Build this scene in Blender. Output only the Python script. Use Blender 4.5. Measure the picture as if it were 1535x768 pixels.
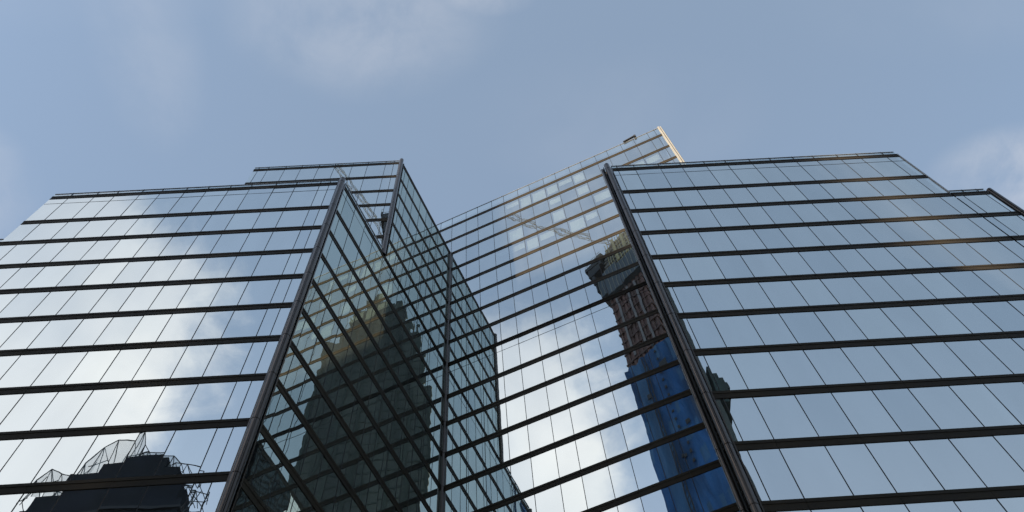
import bpy, bmesh, math, random
from mathutils import Vector, Matrix

random.seed(7)
C = bpy.context.scene
for o in list(bpy.data.objects):
    bpy.data.objects.remove(o)
S = 25.0            # metres per plan unit
EYE = 1.6           # camera height above the ground


def W(x, y, z=0.0):
    return Vector((x * S, y * S, z * S + EYE))


# ------------------------------------------------------------------ camera
cam_d = bpy.data.cameras.new('camera')
cam = bpy.data.objects.new('camera', cam_d)
C.collection.objects.link(cam)
F_PX, PITCH, ROLL, YAW = 1341.9, 1.13270645, -0.110746785, 0.0638607974
fw = Vector((math.sin(YAW) * math.cos(PITCH), math.cos(YAW) * math.cos(PITCH), math.sin(PITCH)))
r0 = Vector((math.cos(YAW), -math.sin(YAW), 0))
u0 = r0.cross(fw)
rt = math.cos(ROLL) * r0 + math.sin(ROLL) * u0
up = -math.sin(ROLL) * r0 + math.cos(ROLL) * u0
cam.matrix_world = Matrix(((rt.x, up.x, -fw.x, 0), (rt.y, up.y, -fw.y, 0), (rt.z, up.z, -fw.z, EYE), (0, 0, 0, 1)))
cam_d.sensor_width = 36.0
cam_d.lens = F_PX * 36.0 / 1535.0
cam_d.clip_start = 0.1
cam_d.clip_end = 20000
C.camera = cam

# ------------------------------------------------------------------ light and exposure
SUN_EL = math.radians(20)
SH = (-0.8, -0.6)                                   # horizontal direction towards the sun
to_sun = Vector((SH[0] * math.cos(SUN_EL), SH[1] * math.cos(SUN_EL), math.sin(SUN_EL)))
sd = bpy.data.lights.new('sun', 'SUN')
sd.energy = 5.0
sd.angle = math.radians(0.5)
sd.color = (1.0, 0.84, 0.62)
sun = bpy.data.objects.new('sun', sd)
C.collection.objects.link(sun)
sun.rotation_euler = (-to_sun).to_track_quat('-Z', 'Y').to_euler()
sun.location = (0, 0, 400)

C.view_settings.view_transform = 'Standard'
C.view_settings.look = 'None'
C.view_settings.exposure = 1.0
C.view_settings.gamma = 1.0

world = bpy.data.worlds.new('World')
C.world = world
world.use_nodes = True
nt = world.node_tree
nt.nodes.clear()


class NG:
    """small helper for building node graphs"""
    def __init__(s, tree):
        s.t = tree

    def n(s, typ, **kw):
        nd = s.t.nodes.new(typ)
        for k, v in kw.items():
            setattr(nd, k, v)
        return nd

    def put(s, sock, v):
        if isinstance(v, bpy.types.NodeSocket):
            s.t.links.new(v, sock)
        else:
            sock.default_value = v

    def m(s, op, a, b=0.0, c=None, clamp=False):
        nd = s.n('ShaderNodeMath', operation=op, use_clamp=clamp)
        s.put(nd.inputs[0], a)
        s.put(nd.inputs[1], b)
        if c is not None:
            s.put(nd.inputs[2], c)
        return nd.outputs[0]

    def ss(s, v, a, b, to0=0.0, to1=1.0):
        nd = s.n('ShaderNodeMapRange', interpolation_type='SMOOTHSTEP')
        s.put(nd.inputs[0], v)
        for i, x in enumerate((a, b, to0, to1)):
            s.put(nd.inputs[i + 1], x)
        return nd.outputs[0]

    def mix(s, f, a, b):
        nd = s.n('ShaderNodeMix', data_type='RGBA')
        s.put(nd.inputs[0], f)
        s.put(nd.inputs[6], a)
        s.put(nd.inputs[7], b)
        return nd.outputs[2]


g = NG(nt)
sky = g.n('ShaderNodeTexSky', sky_type='NISHITA', sun_disc=False)
sky.sun_elevation = SUN_EL
sky.sun_rotation = math.atan2(to_sun.x, to_sun.y)
sky.air_density = 1.0
sky.dust_density = 1.0
sky.ozone_density = 2.0
SKY_K = 0.13
tc = g.n('ShaderNodeTexCoord')
sep = g.n('ShaderNodeSeparateXYZ')
g.put(sep.inputs[0], tc.outputs['Generated'])
zc = g.m('MAXIMUM', sep.outputs[2], 0.06)
u = g.m('DIVIDE', sep.outputs[0], zc)
v = g.m('DIVIDE', sep.outputs[1], zc)
cmb = g.n('ShaderNodeCombineXYZ')
g.put(cmb.inputs[0], u)
g.put(cmb.inputs[1], v)


def noise(scale, detail=5.0, rough=0.55, off=0.0, dist=0.0):
    a = g.n('ShaderNodeVectorMath', operation='ADD')
    g.put(a.inputs[0], cmb.outputs[0])
    a.inputs[1].default_value = (off, off * 0.7, off * 0.3)
    nn = g.n('ShaderNodeTexNoise')
    g.put(nn.inputs['Vector'], a.outputs[0])
    nn.inputs['Scale'].default_value = scale
    nn.inputs['Detail'].default_value = detail
    nn.inputs['Roughness'].default_value = rough
    nn.inputs['Distortion'].default_value = dist
    return nn.outputs[0]


n1 = noise(9.0, 6.0, 0.6, 3.1, 0.3)
n2 = noise(3.5, 5.0, 0.55, 8.3, 0.2)
n3 = noise(16.0, 6.0, 0.6, 1.7, 0.5)
# the cloud bank over the street behind the camera
vv = g.m('ADD', v, 0.52)
ub = g.m('SUBTRACT', -0.325, g.m('MULTIPLY', 2.4, g.m('MULTIPLY', vv, vv)))
e = g.m('SUBTRACT', ub, u)
e = g.m('ADD', e, g.m('MULTIPLY', g.m('SUBTRACT', n1, 0.5), 0.17))
bank = g.ss(e, -0.02, 0.075)
bank = g.m('MULTIPLY', bank, g.ss(v, -0.34, -0.62, 0.48, 1.0))
bank = g.m('MULTIPLY', bank, g.ss(u, -0.60, -0.36, 0.66, 1.0))
bank = g.m('MULTIPLY', bank, g.ss(n2, 0.33, 0.60, 0.74, 1.0))
bank = g.m('MULTIPLY', bank, g.ss(v, -0.2, -0.3))


def wisp(cu, cv, ru, rv, amt, nn):
    a = g.m('DIVIDE', g.m('SUBTRACT', u, cu), ru)
    b = g.m('DIVIDE', g.m('SUBTRACT', v, cv), rv)
    q = g.m('ADD', g.m('MULTIPLY', a, a), g.m('MULTIPLY', b, b))
    return g.m('MULTIPLY', g.m('MULTIPLY', g.ss(q, 1.0, 0.0), g.ss(nn, 0.25, 0.80)), amt)


thin = wisp(-0.12, 0.165, 0.17, 0.11, 0.34, n1)
for a in ((-0.36, 0.20, 0.07, 0.13, 0.16, n1), (0.66, 0.395, 0.14, 0.075, 0.62, n1), (-0.60, 0.34, 0.10, 0.10, 0.32, n1), (0.55, 0.16, 0.25, 0.10, 0.14, n2), (-0.42, 0.12, 0.25, 0.06, 0.16, n2),
          (0.16, 0.30, 0.2, 0.10, 0.12, n2), (0.02, 0.15, 0.06, 0.03, 0.4, n1)):
    thin = g.m('ADD', thin, wisp(*a))
thin = g.m('ADD', thin, g.ss(v, -0.55, -1.0, 0.0, 0.13))
thin = g.m('MINIMUM', thin, 0.6)

skc = g.n('ShaderNodeVectorMath', operation='SCALE')
g.put(skc.inputs[0], sky.outputs[0])
skc.inputs['Scale'].default_value = SKY_K
HAZE = (0.235, 0.285, 0.330, 1.0)
base = g.mix(0.40, skc.outputs[0], HAZE)
col = g.mix(thin, base, (0.345, 0.355, 0.385, 1.0))
col = g.mix(bank, col, (0.635, 0.640, 0.655, 1.0))
bg = g.n('ShaderNodeBackground')
g.put(bg.inputs[0], col)
bg.inputs[1].default_value = 1.0
out = g.n('ShaderNodeOutputWorld')
g.put(out.inputs[0], bg.outputs[0])


# ------------------------------------------------------------------ materials
def mat(name, colour, rough=0.6, metal=0.0, var=0.0, vscale=1.0, spec=0.5, alpha=1.0, streak=False):
    m = bpy.data.materials.new(name)
    m.use_nodes = True
    t = NG(m.node_tree)
    b = m.node_tree.nodes['Principled BSDF']
    b.inputs['Roughness'].default_value = rough
    b.inputs['Metallic'].default_value = metal
    b.inputs['Specular IOR Level'].default_value = spec
    b.inputs['Alpha'].default_value = alpha
    c = (*colour, 1.0)
    if var:
        tcn = t.n('ShaderNodeTexCoord')
        mp = t.n('ShaderNodeMapping')
        t.put(mp.inputs[0], tcn.outputs['Object'])
        if streak:
            mp.inputs['Scale'].default_value = (1, 1, 0.12)
        nn = t.n('ShaderNodeTexNoise')
        t.put(nn.inputs['Vector'], mp.outputs[0])
        nn.inputs['Scale'].default_value = vscale
        nn.inputs['Detail'].default_value = 6
        f = t.ss(nn.outputs[0], 0.3, 0.7)
        lo = tuple(x * (1 - var) for x in colour) + (1.0,)
        hi = tuple(min(1, x * (1 + var)) for x in colour) + (1.0,)
        t.put(b.inputs['Base Color'], t.mix(f, lo, hi))
        t.put(b.inputs['Roughness'], t.ss(nn.outputs[0], 0.2, 0.8, max(0.02, rough - 0.1), min(1, rough + 0.1)))
    else:
        b.inputs['Base Color'].default_value = c
    return m


def glass_mat(name, tint, through, wob=0.0026, dust=0.03):
    m = bpy.data.materials.new(name)
    m.use_nodes = True
    t = NG(m.node_tree)
    m.node_tree.nodes.clear()
    tcn = t.n('ShaderNodeTexCoord')
    nn = t.n('ShaderNodeTexNoise')
    t.put(nn.inputs['Vector'], tcn.outputs['Object'])
    nn.inputs['Scale'].default_value = 0.45
    nn.inputs['Detail'].default_value = 1.5
    bp = t.n('ShaderNodeBump')
    bp.inputs['Strength'].default_value = 1.0
    bp.inputs['Distance'].default_value = wob
    t.put(bp.inputs['Height'], nn.outputs[0])
    n_d = t.n('ShaderNodeTexNoise')
    mp = t.n('ShaderNodeMapping')
    mp.inputs['Scale'].default_value = (0.5, 0.5, 0.12)
    t.put(mp.inputs[0], tcn.outputs['Object'])
    t.put(n_d.inputs['Vector'], mp.outputs[0])
    n_d.inputs['Scale'].default_value = 1.2
    n_d.inputs['Detail'].default_value = 5
    gl = t.n('ShaderNodeBsdfGlossy')
    gl.inputs['Roughness'].default_value = 0.0
    lo = tuple(x * 0.95 for x in tint) + (1.0,)
    t.put(gl.inputs['Color'], t.mix(t.ss(n_d.outputs[0], 0.3, 0.7), lo, (*tint, 1.0)))
    t.put(gl.inputs['Normal'], bp.outputs[0])
    tr = t.n('ShaderNodeBsdfTransparent')
    tr.inputs['Color'].default_value = (0.86, 0.95, 0.95, 1.0)
    mx = t.n('ShaderNodeMixShader')
    mx.inputs[0].default_value = through
    t.put(mx.inputs[1], gl.outputs[0])
    t.put(mx.inputs[2], tr.outputs[0])
    dd = t.n('ShaderNodeBsdfDiffuse')
    dd.inputs['Color'].default_value = (0.58, 0.60, 0.60, 1.0)
    m2 = t.n('ShaderNodeMixShader')
    t.put(m2.inputs[0], t.ss(n_d.outputs[0], 0.25, 0.75, dust * 0.7, dust * 1.3))
    t.put(m2.inputs[1], mx.outputs[0])
    t.put(m2.inputs[2], dd.outputs[0])
    o = t.n('ShaderNodeOutputMaterial')
    t.put(o.inputs[0], m2.outputs[0])
    return m


M = {}
def tints(key, tint, *a):
    for sfx, k in (('', (1, 1, 1)), ('_b', (1.055, 1.05, 1.035)), ('_c', (0.93, 0.945, 0.96))):
        M[key + sfx] = glass_mat(key + sfx, tuple(x * y for x, y in zip(tint, k)), *a)


tints('glass', (0.87, 0.895, 0.86), 0.12, 0.0028, 0.03)
tints('clear_glass', (0.88, 0.92, 0.90), 0.24, 0.0028, 0.042)
tints('teal_glass', (0.69, 0.77, 0.71), 0.12, 0.0045, 0.03)
M['parapet_glass'] = glass_mat('parapet_glass', (0.9, 0.92, 0.92), 0.55, 0.001, 0.10)
M['bronze'] = mat('bronze_cladding', (0.045, 0.037, 0.027), 0.5, 0.0, 0.15, 0.6, spec=0.06)
M['mullion'] = mat('dark_mullion', (0.022, 0.021, 0.020), 0.5, 0.0, spec=0.2)
M['tube'] = mat('column_metal', (0.105, 0.084, 0.069), 0.25, 0.85, 0.12, 1.5, streak=True)
M['rail'] = mat('pale_rail', (0.42, 0.41, 0.40), 0.45, 0.3)
M['cream'] = mat('cream_cladding', (0.30, 0.29, 0.27), 0.55, 0.0, 0.06, 0.4)
M['interior'] = mat('dark_interior', (0.03, 0.035, 0.035), 0.9, 0.0, 0.3, 0.3)
M['blind'] = mat('roller_blind', (0.75, 0.77, 0.76), 0.8, 0.0, 0.05, 0.5)
M['roof'] = mat('roof_membrane', (0.25, 0.25, 0.25), 0.9, 0.0, 0.2, 0.5)
M['asphalt'] = mat('asphalt', (0.05, 0.05, 0.052), 0.85, 0.0, 0.3, 0.8)
M['paving'] = mat('paving', (0.28, 0.27, 0.25), 0.8, 0.0, 0.2, 0.7)
M['paint'] = mat('road_paint', (0.75, 0.75, 0.72), 0.7, 0.0, 0.1, 2.0)
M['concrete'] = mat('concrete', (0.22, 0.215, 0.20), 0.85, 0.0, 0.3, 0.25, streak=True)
M['dark_concrete'] = mat('grey_green_concrete', (0.066, 0.074, 0.069), 0.85, 0.0, 0.35, 0.25, streak=True)  # dark grey-green is the concrete's own tone
M['brown'] = mat('brown_formwork', (0.115, 0.060, 0.052), 0.8, 0.0, 0.35, 0.5, streak=True)
M['brown_slab'] = mat('brown_slab', (0.088, 0.050, 0.045), 0.8, 0.0, 0.3, 0.4)
M['blue'] = mat('blue_netting', (0.022, 0.078, 0.20), 0.75, 0.0, 0.5, 0.35, spec=0.2, streak=True)
M['blue_pale'] = mat('pale_blue_netting', (0.045, 0.115, 0.23), 0.75, 0.0, 0.25, 0.4, spec=0.2, streak=True)
M['screen'] = mat('screen_panel', (0.06, 0.08, 0.10), 0.5, 0.2, 0.25, 0.4)
M['scaffold'] = mat('scaffold_steel', (0.30, 0.29, 0.25), 0.6, 0.3)
M['yellow'] = mat('yellow_steel', (0.45, 0.38, 0.20), 0.6, 0.0, 0.2, 0.6)
M['navy'] = mat('navy_netting', (0.013, 0.016, 0.024), 0.8, 0.0, 0.5, 0.3, spec=0.2)
M['green_net'] = mat('green_netting', (0.02, 0.04, 0.038), 0.8, 0.0, 0.4, 0.4)
M['black'] = mat('black_steel', (0.02, 0.02, 0.022), 0.6, 0.2)
M['stripe'] = mat('pale_formwork', (0.17, 0.155, 0.16), 0.7, 0.0, 0.2, 0.3)
M['crane'] = mat('crane_paint', (0.46, 0.47, 0.46), 0.6, 0.0)
M['dark_wall'] = mat('dark_wall', (0.084, 0.087, 0.084), 0.8, 0.0, 0.3, 0.2, streak=True)
M['net'] = mat('debris_net', (0.45, 0.50, 0.52), 0.8, 0.0, 0.3, 0.6, alpha=0.38)
M['dark_window'] = mat('dark_window', (0.03, 0.035, 0.04), 0.15, 0.0)
M['brick'] = mat('tan_masonry', (0.34, 0.28, 0.22), 0.85, 0.0, 0.2, 0.4)


# ------------------------------------------------------------------ mesh helpers
class MB:
    def __init__(s):
        s.v, s.f, s.m = [], [], []

    def quad(s, a, b, c, d, mi=0):
        i = len(s.v)
        s.v += [tuple(a), tuple(b), tuple(c), tuple(d)]
        s.f.append((i, i + 1, i + 2, i + 3))
        s.m.append(mi)

    def obox(s, o, ax, ay, az, mi=0):
        """box from a corner and three edge vectors"""
        o, ax, ay, az = Vector(o), Vector(ax), Vector(ay), Vector(az)
        if ax.cross(ay).dot(az) < 0:
            ax, ay = ay, ax
        p = [o, o + ax, o + ax + ay, o + ay]
        q = [x + az for x in p]
        i = len(s.v)
        s.v += [tuple(x) for x in p + q]
        for f in ((0, 3, 2, 1), (4, 5, 6, 7), (0, 1, 5, 4), (1, 2, 6, 5), (2, 3, 7, 6), (3, 0, 4, 7)):
            s.f.append(tuple(i + k for k in f))
            s.m.append(mi)

    def box(s, x0, x1, y0, y1, z0, z1, mi=0):
        s.obox((x0, y0, z0), (x1 - x0, 0, 0), (0, y1 - y0, 0), (0, 0, z1 - z0), mi)

    def bar(s, a, b, w, mi=0, w2=None):
        a, b = Vector(a), Vector(b)
        d = b - a
        if d.length < 1e-6:
            return
        r = d.normalized()
        h = Vector((0, 0, 1)) if abs(r.z) < 0.9 else Vector((1, 0, 0))
        x = r.cross(h).normalized()
        y = r.cross(x).normalized()
        w2 = w2 or w
        s.obox(a - x * w / 2 - y * w2 / 2, x * w, y * w2, d, mi)

    def prism(s, poly, z0, z1, mi=0, mtop=None):
        """poly: list of (x, y) in metres, counter-clockwise"""
        n = len(poly)
        i = len(s.v)
        s.v += [(x, y, z0) for x, y in poly] + [(x, y, z1) for x, y in poly]
        for k in range(n):
            l = (k + 1) % n
            s.f.append((i + k, i + l, i + n + l, i + n + k))
            s.m.append(mi)
        s.f.append(tuple(i + n + k for k in range(n)))
        s.m.append(mi if mtop is None else mtop)
        s.f.append(tuple(i + n - 1 - k for k in range(n)))
        s.m.append(mi)

    def tube(s, c, r, z0, z1, seams=(), n=28, mi=0):
        prof = [(r, z0)]
        for z in seams:
            if z0 + 0.1 < z < z1 - 0.1:
                prof += [(r, z - 0.03), (r - 0.025, z - 0.02), (r - 0.025, z + 0.02), (r, z + 0.03)]
        prof += [(r, z1 - 0.05), (r - 0.05, z1)]
        i = len(s.v)
        for rr, z in prof:
            for k in range(n):
                a = 2 * math.pi * k / n
                s.v.append((c[0] + rr * math.cos(a), c[1] + rr * math.sin(a), z))
        for j in range(len(prof) - 1):
            for k in range(n):
                l = (k + 1) % n
                s.f.append((i + j * n + k, i + j * n + l, i + (j + 1) * n + l, i + (j + 1) * n + k))
                s.m.append(mi)
        s.f.append(tuple(i + (len(prof) - 1) * n + k for k in range(n)))
        s.m.append(mi)

    def build(s, name, mats, parent=None, smooth=False):
        me = bpy.data.meshes.new(name)
        me.from_pydata(s.v, [], s.f)
        for x in (mats if isinstance(mats, (list, tuple)) else [mats]):
            me.materials.append(x)
        me.polygons.foreach_set('material_index', s.m)
        if smooth:
            me.polygons.foreach_set('use_smooth', [True] * len(s.f))
        me.update()
        if smooth:
            me.set_sharp_from_angle(angle=math.radians(35))
        o = bpy.data.objects.new(name, me)
        C.collection.objects.link(o)
        if parent:
            o.parent = parent
            if parent.parent is None:
                o.matrix_parent_inverse = Matrix.Translation(-parent.location)
            else:
                o.matrix_parent_inverse = Matrix.Translation(-(parent.location + parent.matrix_parent_inverse.translation + parent.parent.location))
        return o


def thing(name, label, cat, loc, group=None):
    o = bpy.data.objects.new(name, None)
    o.empty_display_size = 1
    o.location = loc
    C.collection.objects.link(o)
    o['label'] = label
    o['category'] = cat
    if group:
        o['group'] = group
    return o


def structure(o):
    o['kind'] = 'structure'
    return o


# ------------------------------------------------------------------ the ground
b = MB()
b.quad((-4000, -4000, 0), (4000, -4000, 0), (4000, 4000, 0), (-4000, 4000, 0))
structure(b.build('ground', M['asphalt']))
b = MB()
b.box(-160, 160, 4, 140, 0.004, 0.14)
structure(b.build('pavement', M['paving']))
b = MB()
for k in range(-20, 21):
    b.box(k * 9.0, k * 9.0 + 3.0, -3.0, -2.85, 0.004, 0.008)
structure(b.build('road_marking', M['paint']))

# ------------------------------------------------------------------ the glass building
Z = {k: 1.1268 + 0.1600 * (k + 1) for k in range(-8, 0)}
Z.update({0: 1.287, 1: 1.449, 2: 1.610, 3: 1.770, 4: 1.928, 5: 2.086, 6: 2.244, 7: 2.405, 8: 2.561, 9: 2.766,
          10: 2.925, 11: 3.083, 12: 3.234, 13: 3.386, 14: 3.552, 15: 3.720, 16: 3.876, 17: 4.044})
dD = Vector((0.37610, 0.92658))
dM = Vector((0.92658, -0.37610))
A = Vector((-0.460, 1.0))
I = Vector((-0.1701, 1.7142))
BT = 0.3165 - 0.031                     # where the setback block starts along the inner wall
B = A + dD * 0.2855
J = I + dM * 0.7803
CC = Vector((0.4117, 1.0))              # the right column
E0 = Vector((0.3925, 1.008))            # foot of the edge-on return wall
M_END = 1.105
BH = 0.0265                             # height of a floor band

building = thing('glass_office_building', 'angular mirror glass office building with dark floor bands filling the view', 'building', W(-0.17, 1.7, -EYE / S))


def outward(d):
    return Vector((d.y, -d.x))


def v3(p, z):
    return W(p.x, p.y, z)


def window_row(parent, o, d, ts, z0, z1, transom=None, blinds=None, glass=None, rnd=random):
    """one storey of glazing: its panes (each a hair out of true), mullions, transom, blinds behind"""
    n = outward(d)
    n3 = Vector((n.x, n.y, 0))
    d3 = Vector((d.x, d.y, 0))
    b = MB()
    up3 = Vector((0, 0, 1))
    for i in range(len(ts) - 1):
        a, c = ts[i], ts[i + 1]
        P0 = v3(o + d * a, z0)
        P1 = v3(o + d * c, z0)
        h = (z1 - z0) * S
        w = (c - a) * S
        ku, kv = rnd.gauss(0, 0.0018), rnd.gauss(0, 0.0018)
        def off(s, t):
            return n3 * (ku * (s - 0.5) * w + kv * (t - 0.5) * h)
        b.quad(P0 + off(0, 0), P1 + off(1, 0), P1 + up3 * h + off(1, 1), P0 + up3 * h + off(0, 1), rnd.choice((0, 0, 0, 3, 4)))
        if blinds and blinds(0.5 * (a + c)) and w > 0.7:
            k = rnd.random()
            hb = h * (0.30 + 0.6 * rnd.random())
            q0 = P0 - n3 * 0.22 + d3 * 0.16 + up3 * (h - hb - 0.1)
            wd = w - 0.3
            b.obox(q0, d3 * wd, -n3 * 0.03, up3 * hb, 2)
            if k < 0.6:                 # a pale strip of ceiling seen over the blind's foot
                b.obox(P0 - n3 * 0.6 + d3 * 0.3 + up3 * 0.5, d3 * (w - 0.6), -n3 * 0.04, up3 * 0.45, 2)
    for i, t in enumerate(ts):
        if 0 < i < len(ts) - 1:
            P = v3(o + d * t, z0)
            b.obox(P - d3 * 0.022 - n3 * 0.05, d3 * 0.044, n3 * 0.062, up3 * (z1 - z0) * S, 1)
    if transom:
        P = v3(o + d * ts[0], transom)
        b.obox(P - n3 * 0.04, d3 * (ts[-1] - ts[0]) * S, n3 * 0.052, up3 * 0.04, 1)
    gk = glass or ('clear_glass' if blinds else 'glass')
    return b.build('window_row', [M[gk], M['mullion'], M['blind'], M[gk + '_b'], M[gk + '_c']], parent)


def band(parent, o, d, t0, t1, z, ts=()):
    """a floor band: a deep fascia with a thin projecting lip above and below"""
    n = outward(d)
    n3 = Vector((n.x, n.y, 0))
    d3 = Vector((d.x, d.y, 0))
    up3 = Vector((0, 0, 1))
    b = MB()
    cuts = [t0] + [t for t in ts if t0 + 0.004 < t < t1 - 0.004][1::2] + [t1]
    H = BH * S
    for a, c in zip(cuts[:-1], cuts[1:]):
        L = (c - a) * S - 0.012
        P = v3(o + d * a, z - BH / 2)
        b.obox(P - n3 * 0.12, d3 * L, n3 * 0.138, up3 * H)
        b.obox(P + n3 * 0.0185 + up3 * H * 0.64, d3 * L, n3 * 0.022, up3 * H * 0.27)
        b.obox(P + n3 * 0.0185, d3 * L, n3 * 0.016, up3 * 0.045)
    return b.build('floor_band', M['bronze'], parent)


def parapet(parent, o, d, ts, z0, z1, rail):
    n = outward(d)
    n3 = Vector((n.x, n.y, 0))
    d3 = Vector((d.x, d.y, 0))
    up3 = Vector((0, 0, 1))
    b = MB()
    h = (z1 - z0) * S
    P = v3(o + d * ts[0], z0)
    L = (ts[-1] - ts[0]) * S
    b.obox(P, d3 * L, -n3 * 0.03, up3 * h, 0)
    b.obox(P + up3 * h - n3 * 0.06, d3 * L, n3 * 0.10, up3 * 0.05, 1)
    for t in ts[1:-1]:
        Q = v3(o + d * t, z0)
        b.obox(Q - d3 * 0.02 + n3 * 0.001, d3 * 0.04, n3 * 0.04, up3 * (h + 0.10), 2)
    return b.build('parapet', [M['parapet_glass'], rail, M['mullion']], parent)


def core(name, poly, z0, z1, label=None):
    """dark interior of a wing, set half a metre behind its glass, with its roof"""
    n = len(poly)
    P = [Vector(p) for p in poly]
    ins = []
    for k in range(n):
        a, c, e_ = P[k - 1], P[k], P[(k + 1) % n]
        d1, d2 = (c - a).normalized(), (e_ - c).normalized()
        n1_, n2_ = Vector((-d1.y, d1.x)), Vector((-d2.y, d2.x))
        m = (n1_ + n2_)
        m = m / m.dot(n1_)
        q = c + m * 0.034
        ins.append((q.x * S, q.y * S))
    b = MB()
    b.prism(ins, z0 * S + EYE, z1 * S + EYE - 0.30, 0, 1)
    lid = []
    for k in range(n):
        q = P[k] * S + (Vector(ins[k]) - P[k] * S) * 0.2
        lid.append((q.x, q.y))
    b.prism(lid, z1 * S + EYE - 0.29, z1 * S + EYE, 0, 1)
    o = b.build(name, [M['interior'], M['roof']], building)
    if label:
        o['label'] = label
    return o


def facade(parent, o, d, ts, floors, transoms=(8,), blinds=None, tb=None, glass=None):
    for k, k2 in zip(floors[:-1], floors[1:]):
        bl = (lambda t, z=Z[k]: blinds(t, z)) if blinds else None
        window_row(parent, o, d, ts, Z[k] + BH / 2, Z[k2] - BH / 2, (Z[k2] - 0.0555) if k in transoms else None, bl, glass)
    for k in floors:
        band(parent, o, d, tb[0] if tb else ts[0], tb[1] if tb else ts[-1], Z[k], ts)


def pairs(start, a, b_, t_lo, t_hi, first_a=True):
    """mullion positions of alternating widths a, b from start outwards to both ends"""
    r = [start]
    t, f = start, first_a
    while t < t_hi:
        t += a if f else b_
        f = not f
        r.append(t)
    t, f = start, not first_a
    while t > t_lo:
        t -= a if f else b_
        f = not f
        r.append(t)
    return [t_lo] + sorted(x for x in r if t_lo + 0.012 < x < t_hi - 0.012) + [t_hi]


def flat_top(parent, name, o, d, t, w, z0, z1, m, out_=0.08):
    n = outward(d)
    b = MB()
    P = v3(o + d * t, z0)
    b.obox(P - Vector((n.x, n.y, 0)) * 0.10, Vector((d.x, d.y, 0)) * w, Vector((n.x, n.y, 0)) * (0.10 + out_), Vector((0, 0, (z1 - z0) * S)))
    return b.build(name, m, parent)


G0 = -EYE / S
LOW = list(range(-8, 10))
X = Vector((1, 0))
O1 = Vector((0.0, 1.0))
# --- wing on the left: street front, inner wall, low shoulder
wing = core('wing', [(-1.397, 1.0), (-0.462, 1.0), tuple(I), (-0.17 + 0.5, 2.95), (-1.397, 2.95)], G0, 2.762, 'wing whose street front reflects a bright cloud')
tsL = [-1.397, -1.338] + [-1.338 + x for x in (0.081, 0.149, 0.230, 0.298, 0.378, 0.446, 0.526, 0.594, 0.675, 0.7275, 0.804, 0.836)] + [-0.4725]
tsL = [-1.397, -1.338, -1.255, -1.190, -1.110, -1.045, -0.967, -0.897, -0.8255, -0.7575, -0.678, -0.611, -0.5325, -0.5015, -0.4725]
facade(wing, O1, X, tsL, LOW)
parapet(wing, O1, X, tsL, Z[9] + BH / 2, 2.797, M['rail'])
tsD = [0.012, 0.037, 0.092, 0.158, 0.215, 0.2855, 0.345, 0.402, 0.466, 0.524, 0.588, 0.646, 0.706, 0.768]
facade(wing, A + outward(dD) * 0.0, dD, tsD, LOW, glass='teal_glass')
tsDp = [t for t in tsD if t < 0.5]
parapet(wing, A, dD, [0.012, 0.037, 0.092, 0.158, 0.215, 0.282], Z[9] + BH / 2, 2.797, M['rail'])
side = Vector((0, -1))
facade(wing, Vector((-1.397, 2.2)), side, [0.0] + [0.07 * k for k in range(1, 17)] + [1.2], [7, 8, 9])
bb = MB()
bb.tube(((A.x - 0.0030) * S, A.y * S - 0.03), 0.235, 0, 2.803 * S + EYE, [Z[k] * S + EYE for k in range(-8, 10, 1)])
bb.build('corner_column', M['tube'], wing, smooth=True)
flat_top(wing, 'column_frame', O1, X, -0.4755, 0.07, G0, 2.79, M['tube'], 0.05)
flat_top(wing, 'column_frame', A, dD, 0.011, 0.09, G0, 2.79, M['tube'], 0.05)
shoulder = core('wing', [(-1.80, 1.003), (-1.33, 1.003), (-1.33, 2.9), (-1.80, 2.9)], G0, 2.40, 'low shoulder of the wing at the picture edge')
tsl = pairs(-1.397, 0.081, 0.068, -1.80, -1.397)
facade(shoulder, O1, X, tsl, list(range(-8, 8)))
parapet(shoulder, O1, X, tsl, Z[7] + BH / 2, 2.436, M['rail'])

# --- block set back above the wing
block = core('setback_block', [(-0.9925, B.y), tuple(B), tuple(I), (0.33, 2.95), (-0.9925, 2.95)], 2.766, 3.715)
tsB = [-0.9925, -0.973, -0.931, -0.856, -0.787, -0.711, -0.642, -0.565, -0.499, -0.421, -0.386, B.x - 0.012]
OB = Vector((0.0, B.y))
facade(block, OB, X, tsB, list(range(9, 16)))
parapet(block, OB, X, tsB, Z[15] + BH / 2, 3.750, M['rail'])
ts2 = [0.2975, 0.322, 0.357, 0.409, 0.470, 0.529, 0.583, 0.645, 0.706, 0.768]
facade(block, A, dD, ts2, list(range(9, 16)), glass='teal_glass')
parapet(block, A, dD, ts2, Z[15] + BH / 2, 3.738, M['mullion'])
facade(block, Vector((-0.9925, 2.2)), side, [0.07 * k for k in range(0, 14)] + [2.2 - B.y], list(range(9, 16)))
bb = MB()
bb.tube(((B.x - 0.002) * S, B.y * S - 0.02), 0.22, 2.77 * S + EYE, 3.757 * S + EYE, [Z[k] * S + EYE for k in range(9, 16)])
bb.build('corner_column', M['tube'], block, smooth=True)
flat_top(block, 'column_frame', A, dD, 0.2975, 0.08, 2.79, 3.74, M['mullion'], 0.10)

# --- tall tower behind the inner corner
tower = core('tower', [tuple(I - dM * 0.28), tuple(I + dM * M_END), tuple(I + dM * M_END + dD * 0.9), tuple(I - dM * 0.28 + dD * 0.9)], G0, 4.10)
tsM = [0.004, 0.080, 0.142, 0.219, 0.283, 0.359, 0.421, 0.497, 0.560, 0.635, 0.697, 0.780]
tsH = [-0.28, -0.196, -0.134, -0.058] + tsM[:-1] + [0.773, 0.835, 0.909, 0.975, 1.047, 1.083, M_END]
rb = random.Random(3)


def sunlit_blinds(t, z):
    return z > 3.35 and t > 0.2 and rb.random() < 0.62


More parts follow.
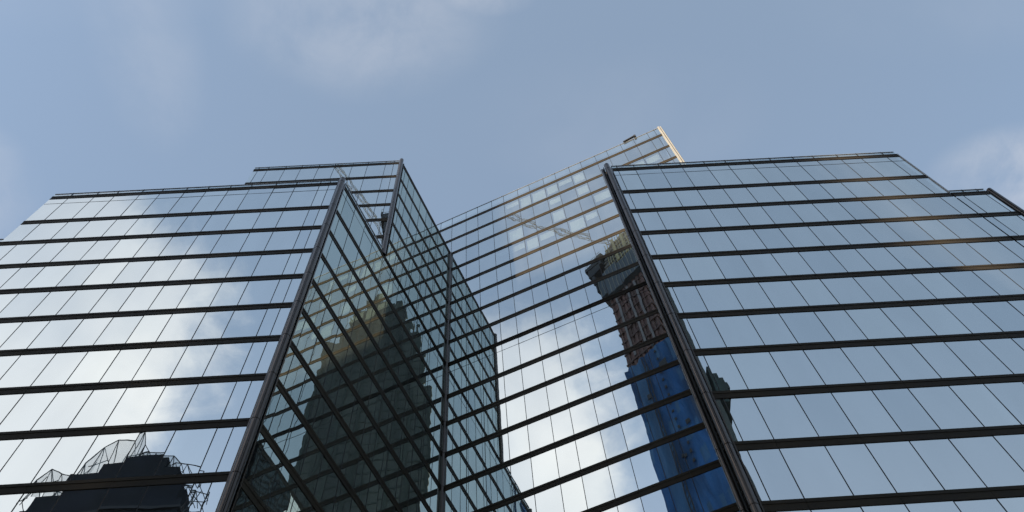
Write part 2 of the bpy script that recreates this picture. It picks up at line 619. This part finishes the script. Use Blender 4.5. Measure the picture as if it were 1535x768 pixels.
lowM = [0.0] + tsM[1:]
facade(tower, I, dM, lowM, list(range(-8, 10)))
facade(tower, I, dM, lowM + tsH[tsH.index(0.773) + 1:], list(range(9, 16)), blinds=sunlit_blinds)
Z[18] = 4.137 + BH / 2
for k in (15, 16):
    window_row(tower, I, dM, tsH, Z[k] + BH / 2, Z[k + 1] - BH / 2, None, lambda t, z=Z[k]: sunlit_blinds(t, z))
for k in (16, 17):
    band(tower, I, dM, tsH[0], tsH[-1], Z[k], tsH)
window_row(tower, I, dM, tsH, Z[17] + BH / 2, 4.137)
parapet(tower, I, dM, tsH, 4.137, 4.145, M['rail'])
facade(tower, I + dM * M_END, dD, [0.02] + [0.07 * k for k in range(1, 12)], list(range(9, 18)))
bb = MB()
cn = I + dM * M_END
P = v3(cn, 2.7)
bb.obox(P - Vector((dM.x, dM.y, 0)) * 0.02 - Vector((dD.x, dD.y, 0)) * 0.12, Vector((dM.x, dM.y, 0)) * 0.20, Vector((dD.x, dD.y, 0)) * 0.40, Vector((0, 0, (4.155 - 2.7) * S)))
bb.obox(P + Vector((dM.x, dM.y, 0)) * 0.26 - Vector((dD.x, dD.y, 0)) * 0.06, Vector((dM.x, dM.y, 0)) * 0.13, Vector((dD.x, dD.y, 0)) * 0.3, Vector((0, 0, (4.152 - 2.7) * S)))
bb.obox(P + Vector((dM.x, dM.y, 0)) * 0.402 + Vector((dD.x, dD.y, 0)) * 0.05, Vector((dM.x, dM.y, 0)) * 0.03, Vector((dD.x, dD.y, 0)) * 0.2, Vector((0, 0, (4.150 - 2.7) * S)))
bb.build('corner_pilaster', M['cream'], tower)
bb = MB()
ic = I + outward(dD) * 0.004 - dD * 0.006
bb.tube((ic.x * S, ic.y * S), 0.155, 0, 3.722 * S + EYE, [Z[k] * S + EYE for k in range(-8, 16)], n=20)
bb.build('corner_column', M['tube'], tower, smooth=True)
# window cleaning arm parked on the roof edge
rp = I + dM * 0.972 - dD * 0.004
bb = MB()
q = v3(rp, 4.150)
dm3, dd3 = Vector((dM.x, dM.y, 0)), Vector((dD.x, dD.y, 0))
bb.bar(q - dm3 * 1.1 + Vector((0, 0, 0.02)), q + dm3 * 0.55 + Vector((0, 0, 0.45)), 0.20, 0, 0.22)
bb.obox(q + dm3 * 0.30 - dd3 * 0.15, dm3 * 0.25, dd3 * 0.6, Vector((0, 0, 0.50)))
bb.obox(q - dm3 * 0.2 + dd3 * 0.3, dm3 * 0.6, dd3 * 1.6, Vector((0, 0, 0.5)))
bb.build('cleaning_arm', M['black'], tower)

# --- wing on the right
wing2 = core('wing', [tuple(E0), (1.374, 1.0), (1.374, 2.6), (0.98, 2.5), tuple(J)], G0, 2.772, 'wing whose street front mirrors plain blue sky')
tsR = [0.4240, 0.4415, 0.498, 0.580, 0.652, 0.732, 0.803, 0.884, 0.953, 1.030, 1.098, 1.178, 1.246, 1.331, 1.3735]
facade(wing2, O1, X, tsR, LOW)
parapet(wing2, O1, X, tsR, Z[9] + BH / 2, 2.799, M['rail'])
dE = -dD
LE = (J - E0).length
tsE = [0.01, 0.07, 0.13, 0.19, 0.25, 0.31, 0.37, LE - 0.012]
facade(wing2, J, (E0 - J).normalized(), tsE, LOW)
facade(wing2, Vector((1.3735, 1.0)), Vector((0, 1)), [0.012] + [0.07 * k for k in range(1, 17)], [7, 8, 9])
flat_top(wing2, 'edge_trim', O1, X, 1.3735, 0.09, 2.42, 2.775, M['rail'], 0.06)
bb = MB()
bb.tube(((CC.x - 0.001) * S, CC.y * S), 0.225, 0, 2.812 * S + EYE, [Z[k] * S + EYE for k in range(-8, 10, 1)])
bb.build('corner_column', M['tube'], wing2, smooth=True)
bb = MB()
for x0, x1, y0, y1 in ((0.3950, 0.4010, 1.006, 1.012), (0.3968, 0.3990, 0.999, 1.005)):
    bb.box(x0 * S, x1 * S, y0 * S, y1 * S, 0, 2.79 * S + EYE)
bb.build('column_frame', M['mullion'], wing2)
flat_top(wing2, 'column_frame', O1, X, 0.4215, 0.06, G0, 2.79, M['tube'], 0.06)
bb = MB()
bb.tube((E0.x * S + 0.02, E0.y * S), 0.11, 0, 2.79 * S + EYE, [Z[k] * S + EYE for k in range(-8, 10)], n=16)
bb.build('corner_trim', M['tube'], wing2, smooth=True)
shoulder2 = core('wing', [(1.31, 1.003), (1.486, 1.003), (1.486, 2.5), (1.31, 2.5)], G0, 2.40, 'low shoulder of the wing stepping down beside open sky')
tsr = [1.378, 1.400, 1.4365, 1.481]
facade(shoulder2, O1, X, [1.378, 1.402, 1.470, 1.484], list(range(-8, 8)))
parapet(shoulder2, O1, X, [1.378, 1.418, 1.462, 1.484], Z[7] + BH / 2, 2.432, M['rail'])
facade(shoulder2, Vector((1.486, 1.0)), Vector((0, 1)), [0.012] + [0.07 * k for k in range(1, 17)], [3, 4, 5, 6, 7])
bb = MB()
bb.tube((1.496 * S, 1.0 * S), 0.20, 0, 2.425 * S + EYE, [Z[k] * S + EYE for k in range(-8, 8)])
bb.build('corner_column', M['tube'], shoulder2, smooth=True)

# ------------------------------------------------------------------ towers across the street (seen in the glass)


def slabs(b, x0, x1, y0, y1, z0, z1, step, proud, mi, gap=0.0):
    z = z0
    while z < z1:
        b.box(x0 - proud, x1 + proud, y0 - proud, y1 + proud, z, z + 0.45, mi)
        z += step


def U(x0, x1, y0, y1):
    return x0 * S, x1 * S, y0 * S, y1 * S


def zz(z):
    return z * S + EYE


# --- tall tower wrapped in blue netting
t2 = thing('unfinished_tower', 'tall unfinished tower wrapped in blue netting below bare brown floors, mirrored in the glass', 'tower', W(-0.71, -1.3, G0))
x0, x1, y0, y1 = U(-0.95, -0.52, -1.60, -1.03)
b = MB()
b.box(x0 + 0.5, x1 - 0.5, y0 + 0.5, y1 - 0.5, 0, zz(8.35), 0)
slabs(b, x0, x1, y0, y1, 4, zz(8.3), 4.0, 0.0, 1)
for k in range(9):
    cx = x0 + 0.5 + (x1 - x0 - 1.0) * k / 8
    b.box(cx - 0.3, cx + 0.3, y1 - 0.52, y1 - 0.2, 0, zz(8.3), 0)
for k in (1, 2, 3, 4, 5, 6):
    cy = y0 + (y1 - y0) * k / 7
    b.box(x0 + 0.2, x0 + 0.52, cy - 0.35, cy + 0.35, 0, zz(8.3), 0)
b.build('concrete_frame', [M['brown'], M['brown_slab']], t2)
b = MB()                                            # pale climbing formwork rails
for fx in (0.20, 0.52, 0.74):
    cx = x0 + (x1 - x0) * fx
    b.box(cx, cx + 0.55, y1 + 0.06, y1 + 0.25, zz(6.70), zz(7.80), 0)
b.build('formwork_rail', M['stripe'], t2)


def wavy_wall(b, p, q, z0, z1, nx, nz, amp, mi, rnd):
    p, q = Vector(p), Vector(q)
    d = q - p
    n = Vector((d.y, -d.x)).normalized()
    i0 = len(b.v)
    off = [[rnd.uniform(-amp, amp) for _ in range(nx + 1)] for _ in range(nz + 1)]
    for j in range(nz + 1):
        for k in range(nx + 1):
            w = off[j][k] if 0 < k < nx else 0
            pt = p + d * (k / nx) + n * w
            b.v.append((pt.x, pt.y, z0 + (z1 - z0) * j / nz))
    for j in range(nz):
        for k in range(nx):
            a = i0 + j * (nx + 1) + k
            b.f.append((a, a + 1, a + nx + 2, a + nx + 1))
            b.m.append(mi(k, j) if callable(mi) else mi)


rn = random.Random(5)
b = MB()
X0, X1, Y0, Y1 = U(-0.975, -0.50, -1.62, -1.0)
pick = lambda k, j: 1 if (k in (9, 10, 11) or rn.random() < 0.12) else 0
wavy_wall(b, (X1, Y1), (X0, Y1), 0, zz(6.55), 14, 41, 0.34, pick, rn)
wavy_wall(b, (X0, Y1), (X0, Y0), 0, zz(6.55), 14, 41, 0.22, 0, rn)
wavy_wall(b, (X0, Y0), (X1, Y0), 0, zz(6.55), 14, 41, 0.22, 0, rn)
wavy_wall(b, (X1, Y0), (X1, Y1), 0, zz(6.55), 14, 41, 0.22, 0, rn)
b.build('netting_wrap', [M['blue'], M['blue_pale']], t2)
b = MB()                                            # openings and hoist mast on the netting
for i in range(16):
    z = zz(5.0) + i * 2.6
    b.box(X0 + 7.6, X0 + 8.1, Y1 + 0.25, Y1 + 0.34, z, z + 0.8, 0)
for fx, fz, w, h in ((0.66, 6.2, 1.8, 2.6), (0.30, 5.95, 1.0, 1.6), (0.80, 5.4, 0.9, 1.1), (0.52, 5.1, 0.7, 0.9)):
    cx = X0 + (X1 - X0) * fx
    b.box(cx, cx + w, Y1 + 0.25, Y1 + 0.36, zz(fz), zz(fz) + h, 0)
b.bar((X0 + 4.6, Y1 + 0.5, 0), (X0 + 4.6, Y1 + 0.5, zz(6.5)), 0.16, 0)
b.bar((X0 + 5.3, Y1 + 0.5, 0), (X0 + 5.3, Y1 + 0.5, zz(6.5)), 0.16, 0)
z = 2.0
while z < zz(6.4):
    b.bar((X0 + 4.6, Y1 + 0.5, z), (X0 + 5.3, Y1 + 0.5, z + 1.1), 0.08, 0)
    z += 1.6
b.build('hoist_mast', M['black'], t2)
b = MB()
b.box(X0 - 0.3, X1 + 0.3, Y1 - 1.5, Y1 + 0.35, zz(7.88), zz(8.28), 0)
b.box(X0 - 0.3, X0 + 1.5, Y0, Y1 - 1.52, zz(7.88), zz(8.28), 0)
for k in range(11):
    cx = X0 + (X1 - X0) * k / 10
    b.box(cx - 0.06, cx + 0.06, Y1 + 0.355, Y1 + 0.5, zz(7.88), zz(8.28), 1)
b.build('protection_screen', [M['screen'], M['scaffold']], t2)
b = MB()                                            # stepped cantilever platform on the corner
b.box(X0 - 2.6, X0 + 3.0, Y1 - 4.0, Y1 + 1.0, zz(8.62), zz(8.70), 0)
b.box(X0 - 2.0, X0 + 2.4, Y1 - 3.6, Y1 + 0.9, zz(8.46), zz(8.60), 0)
b.box(X0 - 1.2, X0 - 0.35, Y1 - 3.0, Y1 + 0.8, zz(8.22), zz(8.44), 0)
b.box(X0 - 0.8, X0 - 0.35, Y1 - 2.6, Y1 + 0.75, zz(8.0), zz(8.20), 0)
for k in range(7):
    b.bar((X0 - 2.5 + k * 0.8, Y1 + 0.9, zz(8.70)), (X0 - 2.5 + k * 0.8, Y1 + 0.9, zz(8.70) + 1.3), 0.09, 1)
b.bar((X0 - 2.5, Y1 + 0.9, zz(8.70) + 1.3), (X0 + 2.8, Y1 + 0.9, zz(8.70) + 1.3), 0.09, 1)
b.build('cantilever_platform', [M['black'], M['scaffold']], t2)
b = MB()                                            # louvred crown with scaffold posts
cx0, cx1 = X0 + 4.3, X1 - 0.5
b.box(cx0, cx1, Y0 + 1, Y1 - 1.2, zz(8.30), zz(8.78), 0)
for k in range(7):
    z = zz(8.32) + k * 1.75
    b.box(cx0 - 0.5 - (6 - k) * 0.3, cx1 + 0.4, Y1 - 1.15, Y1 - 0.4, z, z + 0.85, 1)
    b.box(cx0 - 0.6 - (6 - k) * 0.3, cx0 - 0.02, Y0 + 1, Y1 - 1.16, z, z + 0.85, 1)
for k in range(10):
    cx = cx0 + (cx1 - cx0) * k / 9
    b.bar((cx, Y1 - 0.25, zz(8.28)), (cx, Y1 - 0.25, zz(8.86) + rn.uniform(-0.6, 1.2)), 0.16, 2)
b.box(cx0 + 2.6, cx0 + 3.2, Y1 - 0.3, Y1 - 0.05, zz(8.35), zz(8.84), 2)
b.box(cx0 + 5.6, cx0 + 6.1, Y1 - 0.3, Y1 - 0.05, zz(8.35), zz(8.80), 2)
b.build('louvred_crown', [M['dark_concrete'], M['concrete'], M['yellow']], t2)


def lattice(b, a, c, w, step, th, mi=0):
    a, c = Vector(a), Vector(c)
    d = (c - a)
    L = d.length
    r = d.normalized()
    h = Vector((0, 0, 1)) if abs(r.z) < 0.9 else Vector((1, 0, 0))
    x = r.cross(h).normalized()
    y = x.cross(r).normalized()
    cs = [(-1, -1), (1, -1), (1, 1), (-1, 1)]
    P = lambda k, t: a + r * t + x * cs[k % 4][0] * w / 2 + y * cs[k % 4][1] * w / 2
    for k in range(4):
        b.bar(P(k, 0), P(k, L), th, mi)
    n = max(1, int(L / step))
    for i in range(n):
        t0, t1 = L * i / n, L * (i + 1) / n
        for k in range(4):
            b.bar(P(k, t0), P(k + 1, t1) if (i + k) % 2 else P(k + 1, t0), th * 0.6, mi)
            if (i + k) % 2 == 0:
                b.bar(P(k + 1, t0), P(k, t1), th * 0.6, mi)


def crane(label, base, z_base, z_jib, tip, back, group):
    o = thing('tower_crane', label, 'crane', (base[0], base[1], z_base), group)
    b = MB()
    lattice(b, (base[0], base[1], z_base), (base[0], base[1], z_jib + 5), 2.0, 2.6, 0.17)
    b.build('mast', M['crane'], o)
    d = (Vector(tip) - Vector(base)).normalized()
    b = MB()
    lattice(b, (base[0] + d.x, base[1] + d.y, z_jib), (tip[0], tip[1], z_jib), 1.9, 2.6, 0.17)
    L = (Vector(tip) - Vector(base)).length
    b.build('jib', M['crane'], o)
    b = MB()
    e_ = (base[0] - d.x * back, base[1] - d.y * back)
    lattice(b, (base[0] - d.x, base[1] - d.y, z_jib), (e_[0], e_[1], z_jib), 1.7, 2.4, 0.18)
    b.build('counter_jib', M['crane'], o)
    b = MB()
    b.obox(Vector((e_[0], e_[1], z_jib - 2.2)) + Vector((-d.y, d.x, 0)) * -0.9, Vector((d.x, d.y, 0)) * 2.4, Vector((-d.y, d.x, 0)) * 1.8, Vector((0, 0, 2.1)))
    b.build('counterweight', M['concrete'], o)
    b = MB()
    b.obox(Vector((base[0], base[1], z_jib - 2.6)) + Vector((-d.y, d.x, 0)) * 1.1, Vector((d.x, d.y, 0)) * 1.8, Vector((-d.y, d.x, 0)) * 1.4, Vector((0, 0, 2.2)))
    b.build('cab', M['screen'], o)
    b = MB()
    top = Vector((base[0], base[1], z_jib + 5))
    for f in (0.45, 0.85):
        b.bar(top, (base[0] + (tip[0] - base[0]) * f, base[1] + (tip[1] - base[1]) * f, z_jib + 0.7), 0.10)
    b.bar(top, (e_[0], e_[1], z_jib + 0.7), 0.10)
    b.build('stay', M['crane'], o)
    return o


b = MB()                                            # dark sheeting hung round the lower corner
wavy_wall(b, (X1 + 0.6, Y1 + 0.7), (X1 - 5.4, Y1 + 0.7), 0, zz(4.35), 6, 18, 0.25, 0, rn)
wavy_wall(b, (X1 - 5.4, Y1 + 0.7), (X1 - 5.4, Y1 + 0.2), 0, zz(4.35), 2, 18, 0.0, 0, rn)
b.build('dark_sheeting', M['green_net'], t2)

t5 = thing('unfinished_tower', 'slender far tower under construction carrying the pale crane, half hidden behind the blue wrapped tower', 'tower', W(-1.5, -3.7, G0))
x0, x1, y0, y1 = U(-1.94, -1.28, -4.0, -3.42)
b = MB()
b.box(x0 + 1, x1 - 1, y0 + 1, y1 - 1, 0, zz(13.1), 0)
slabs(b, x0, x1, y0, y1, 4, zz(13.1), 4.0, 0.0, 1)
for k in range(6):
    cx = x0 + 0.5 + (x1 - x0 - 1.0) * k / 5
    b.box(cx - 0.35, cx + 0.35, y1 - 0.85, y1 - 0.15, 0, zz(13.1), 0)
b.build('concrete_frame', [M['dark_wall'], M['concrete']], t5)
crane('pale lattice tower crane whose jib is mirrored across the upper angled glass face', (-1.61 * S, -3.42 * S - 8), zz(13.1), zz(14.0),
      (-2.62 * S, -1.62 * S), 14, 'tower cranes')

# --- stepped tower mirrored in the dark inner wall
t3 = thing('stepped_tower', 'dark stepped concrete tower mirrored in the shaded inner glass wall', 'tower', W(0.83, -1.7, G0))
steps = [(0.0, 7.25, 0.25, 1.40), (7.25, 7.8, 0.31, 1.40), (7.8, 8.25, 0.40, 1.40), (8.25, 8.62, 0.47, 1.30), (8.62, 9.02, 0.60, 1.22), (9.02, 9.35, 0.74, 1.13), (9.35, 9.58, 0.9, 1.05)]
b = MB()
rr = random.Random(2)
for i, (za, zb, xa, xb) in enumerate(steps):
    X0, X1, Y0, Y1 = U(xa, xb, -2.2 + i * 0.05, -1.25 - i * 0.03)
    sk = (Y1 - Y0) * 0.2
    b.prism([(X0 + 0.35 + sk, Y0 + 0.35), (X1 - 0.35, Y0 + 0.35), (X1 - 0.35, Y1 - 0.35), (X0 + 0.35, Y1 - 0.35)], zz(za) if i else 0, zz(zb), 0)
    z = zz(za) if i else 3.0
    while z < zz(zb) - 0.6:
        p = rr.uniform(0.36, 0.56) - 0.7
        b.prism([(X0 - p + sk, Y0 - p), (X1 + p, Y0 - p), (X1 + p, Y1 - 0.25), (X0 - p, Y1 - 0.25)], z, z + 0.5, 1)
        z += 3.6
    n = max(2, int((X1 - X0) / 3.6))
    for k in range(n + 1):
        cx = X0 + 0.6 + (X1 - X0 - 1.2) * k / n
        w = rr.uniform(0.25, 0.6)
        b.box(cx - w, cx + w, Y1 - 0.34, Y1 - 0.12, zz(za) if i else 0, zz(zb) - 0.2, 1)
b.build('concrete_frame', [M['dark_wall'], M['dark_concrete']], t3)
b = MB()
X1, Y1 = 1.40 * S, -1.28 * S
for dz, w in ((0.0, 0.8), (1.6, 1.6), (3.2, 2.2), (4.8, 2.5), (6.4, 2.2), (8.0, 1.5), (9.6, 0.7)):
    b.box(X1 + 0.4, X1 + 0.4 + w, Y1 - 9, Y1 + 0.6, zz(4.62) + dz, zz(4.62) + dz + 1.58, 0)
b.build('debris_fan', M['green_net'], t3)
b = MB()
for zt, xa in ((9.58, 0.93), (9.58, 1.02), (9.02, 0.66), (8.25, 1.36)):
    b.bar((xa * S, -1.5 * S, zz(zt)), (xa * S, -1.5 * S, zz(zt) + 4.5), 0.3)
b.build('roof_mast', M['black'], t3)

# --- low dark building with torn netting crown
t1 = thing('netted_building', 'low dark building crowned with torn scaffold netting, mirrored in the lowest street front panes', 'building', W(-1.6, -0.6, G0))
K = 2.3 / 3.0                                        # the silhouette's distance against its y = -1 outline


def tp(xu, zu, y=-0.3):
    return Vector((xu * K * S, y * S, zz(zu * K)))


b = MB()


def slab_part(xa, xb, za, zb, y0=-0.9, y1=-0.31, mi=0):
    p, q = tp(xa, za), tp(xb, zb)
    b.box(p.x, q.x, y0 * S, y1 * S, p.z, q.z, mi)


p, q = tp(-2.47, 0), tp(-1.63, 3.72)
b.box(p.x, q.x, -0.9 * S, -0.31 * S, 0, q.z, 0)
slab_part(-2.44, -1.66, 3.72, 3.83)
slab_part(-2.30, -1.72, 3.83, 3.98)
slab_part(-2.16, -1.80, 3.98, 4.06)
slab_part(-1.94, -1.87, 4.06, 4.14, -0.5, -0.4)
rj = random.Random(23)
for k in range(26):
    xa = rj.uniform(-2.42, -1.68)
    top_ = 3.86 if (xa < -2.28 or xa > -1.76) else (4.0 if (xa < -2.14 or xa > -1.84) else 4.07)
    w_ = rj.uniform(0.02, 0.07)
    ya = rj.uniform(-0.5, -0.32)
    slab_part(xa, xa + w_, top_ - 0.10, top_ + rj.uniform(-0.01, 0.055), ya - 0.04, ya)
z = 3.0
while z < q.z - 1:
    b.box(p.x - 0.25, q.x + 0.25, -0.9 * S - 0.25, -0.31 * S + 0.25, z, z + 0.35, 1)
    z += 3.6
b.build('body', [M['navy'], M['black']], t1)
rq = random.Random(11)
wires, nets = MB(), MB()
outline_sets = [
    [(-2.52, 3.84), (-2.50, 3.98), (-2.44, 4.06), (-2.36, 4.02), (-2.30, 3.98), (-2.26, 3.90)],
    [(-2.30, 3.88), (-2.27, 4.10), (-2.22, 4.24), (-2.16, 4.30), (-2.08, 4.29), (-2.02, 4.31), (-1.97, 4.22), (-1.98, 4.10)],
    [(-2.02, 4.06), (-1.96, 4.13), (-1.88, 4.11), (-1.80, 4.09), (-1.74, 4.02)],
    [(-1.82, 3.96), (-1.78, 4.03), (-1.70, 4.02), (-1.60, 3.98), (-1.60, 3.88)],
    [(-1.76, 3.84), (-1.66, 3.86), (-1.60, 3.84), (-1.60, 3.72), (-1.64, 3.60)],
]
for oi, ol in enumerate(outline_sets):
    for layer in range(2):
        y = -0.33 - 0.09 * layer
        pts = [tp(a + rq.uniform(-0.015, 0.015), c + rq.uniform(-0.02, 0.02) - layer * 0.03, y) for a, c in ol]
        for a, c in zip(pts[:-1], pts[1:]):
            wires.bar(a, c, 0.075)
        base = [tp(a, min(3.86, c - 0.02), y) for a, c in ol]
        for i, (a, c) in enumerate(zip(pts, base)):
            c = c + Vector((rq.uniform(-0.4, 0.4), rq.uniform(-0.4, 0.4), 0))
            wires.bar(a, c, 0.055)
            m = a.lerp(c, 0.5) + Vector((rq.uniform(-0.7, 0.7), 0, rq.uniform(-0.6, 0.6)))
            if i + 1 < len(pts):
                wires.bar(m, pts[i + 1].lerp(base[i + 1], rq.uniform(0.3, 0.7)), 0.06)
                wires.bar(a, base[i + 1], 0.07)
                if oi != 3:
                    nets.quad(c, base[i + 1], pts[i + 1], a)
        for a in pts[::2]:
            wires.bar(a, a + Vector((rq.uniform(-0.4, 0.4), -2.2, rq.uniform(-0.3, 0.1))), 0.06)
wires.build('scaffold_frame', M['black'], t1)
nets.build('debris_netting', M['net'], t1)

# --- dark tower reached only by the third bounce, low in the inner corner
t6 = thing('dark_tower', 'dark glass tower mirrored faintly in the lowest corner of the shaded inner wall', 'tower', W(-6.8, -1.6, G0))
x0, x1, y0, y1 = U(-7.3, -6.3, -2.25, -1.0)
b = MB()
b.box(x0, x1, y0, y1, 0, zz(14.0), 0)
for k in range(12):
    cy = y0 + (y1 - y0) * k / 11
    b.box(x1 + 0.01, x1 + 0.25, cy - 0.12, cy + 0.12, 0, zz(14.0), 1)
b.build('wall', [M['screen'], M['black']], t6)
b = MB()
z = 4.0
while z < zz(13.9):
    b.box(x1 + 0.26, x1 + 0.4, y0 - 0.2, y1 + 0.2, z, z + 0.8, 0)
    z += 4.0
b.build('floor_band', M['black'], t6)

# --- unseen blocks added to shade all but the sunlit patch and streak
def shade_block(name, label, q0, q1, top, depth, d0, mw, step):
    s_, e_ = Vector(SH), Vector((0.6, -0.8))
    base = Vector((0.4, 1.5)) + s_ * d0
    qb = base.dot(e_)
    P = [base + e_ * (q0 - qb), base + e_ * (q1 - qb)]
    o = thing(name, label, 'building', W(P[0].x, P[0].y, G0))
    w = (P[1] - P[0]).length * S
    e3, s3, up3 = Vector((e_.x, e_.y, 0)), Vector((s_.x, s_.y, 0)), Vector((0, 0, 1))
    O = Vector((P[0].x * S, P[0].y * S, 0))
    b = MB()
    b.obox(O, e3 * w, s3 * depth, up3 * zz(top))
    b.build('wall', mw, o)
    b = MB()
    n = max(1, int(w / 3.2))
    z = 4.0
    while z < zz(top) - 4:
        b.obox(O - s3 * 0.12 + e3 * 0.6 + up3 * z, e3 * (w - 1.2), s3 * 0.1, up3 * 1.9)
        z += step
    b.build('window', M['dark_window'], o)
    return o


shade_block('shade_tower', 'tall tan block added out of view to shade everything left of the sunlit patch', -4.2, -1.235, 8.75, 22, 12.0, M['brick'], 3.4)
shade_block('shade_slab', 'lower grey block added out of view to shade everything below the sunlit patch', -1.23, -0.13, 7.50, 20, 12.0, M['concrete'], 3.8)
shade_block('shade_tower', 'wide grey block added out of view to shade the right side past the sun streak gap', -0.035, 2.2, 7.95, 22, 12.0, M['dark_concrete'], 3.4)

# ------------------------------------------------------------------ render settings
C.render.engine = 'CYCLES'
C.cycles.max_bounces = 10
C.cycles.glossy_bounces = 8
C.cycles.transparent_max_bounces = 12
C.cycles.use_denoising = True
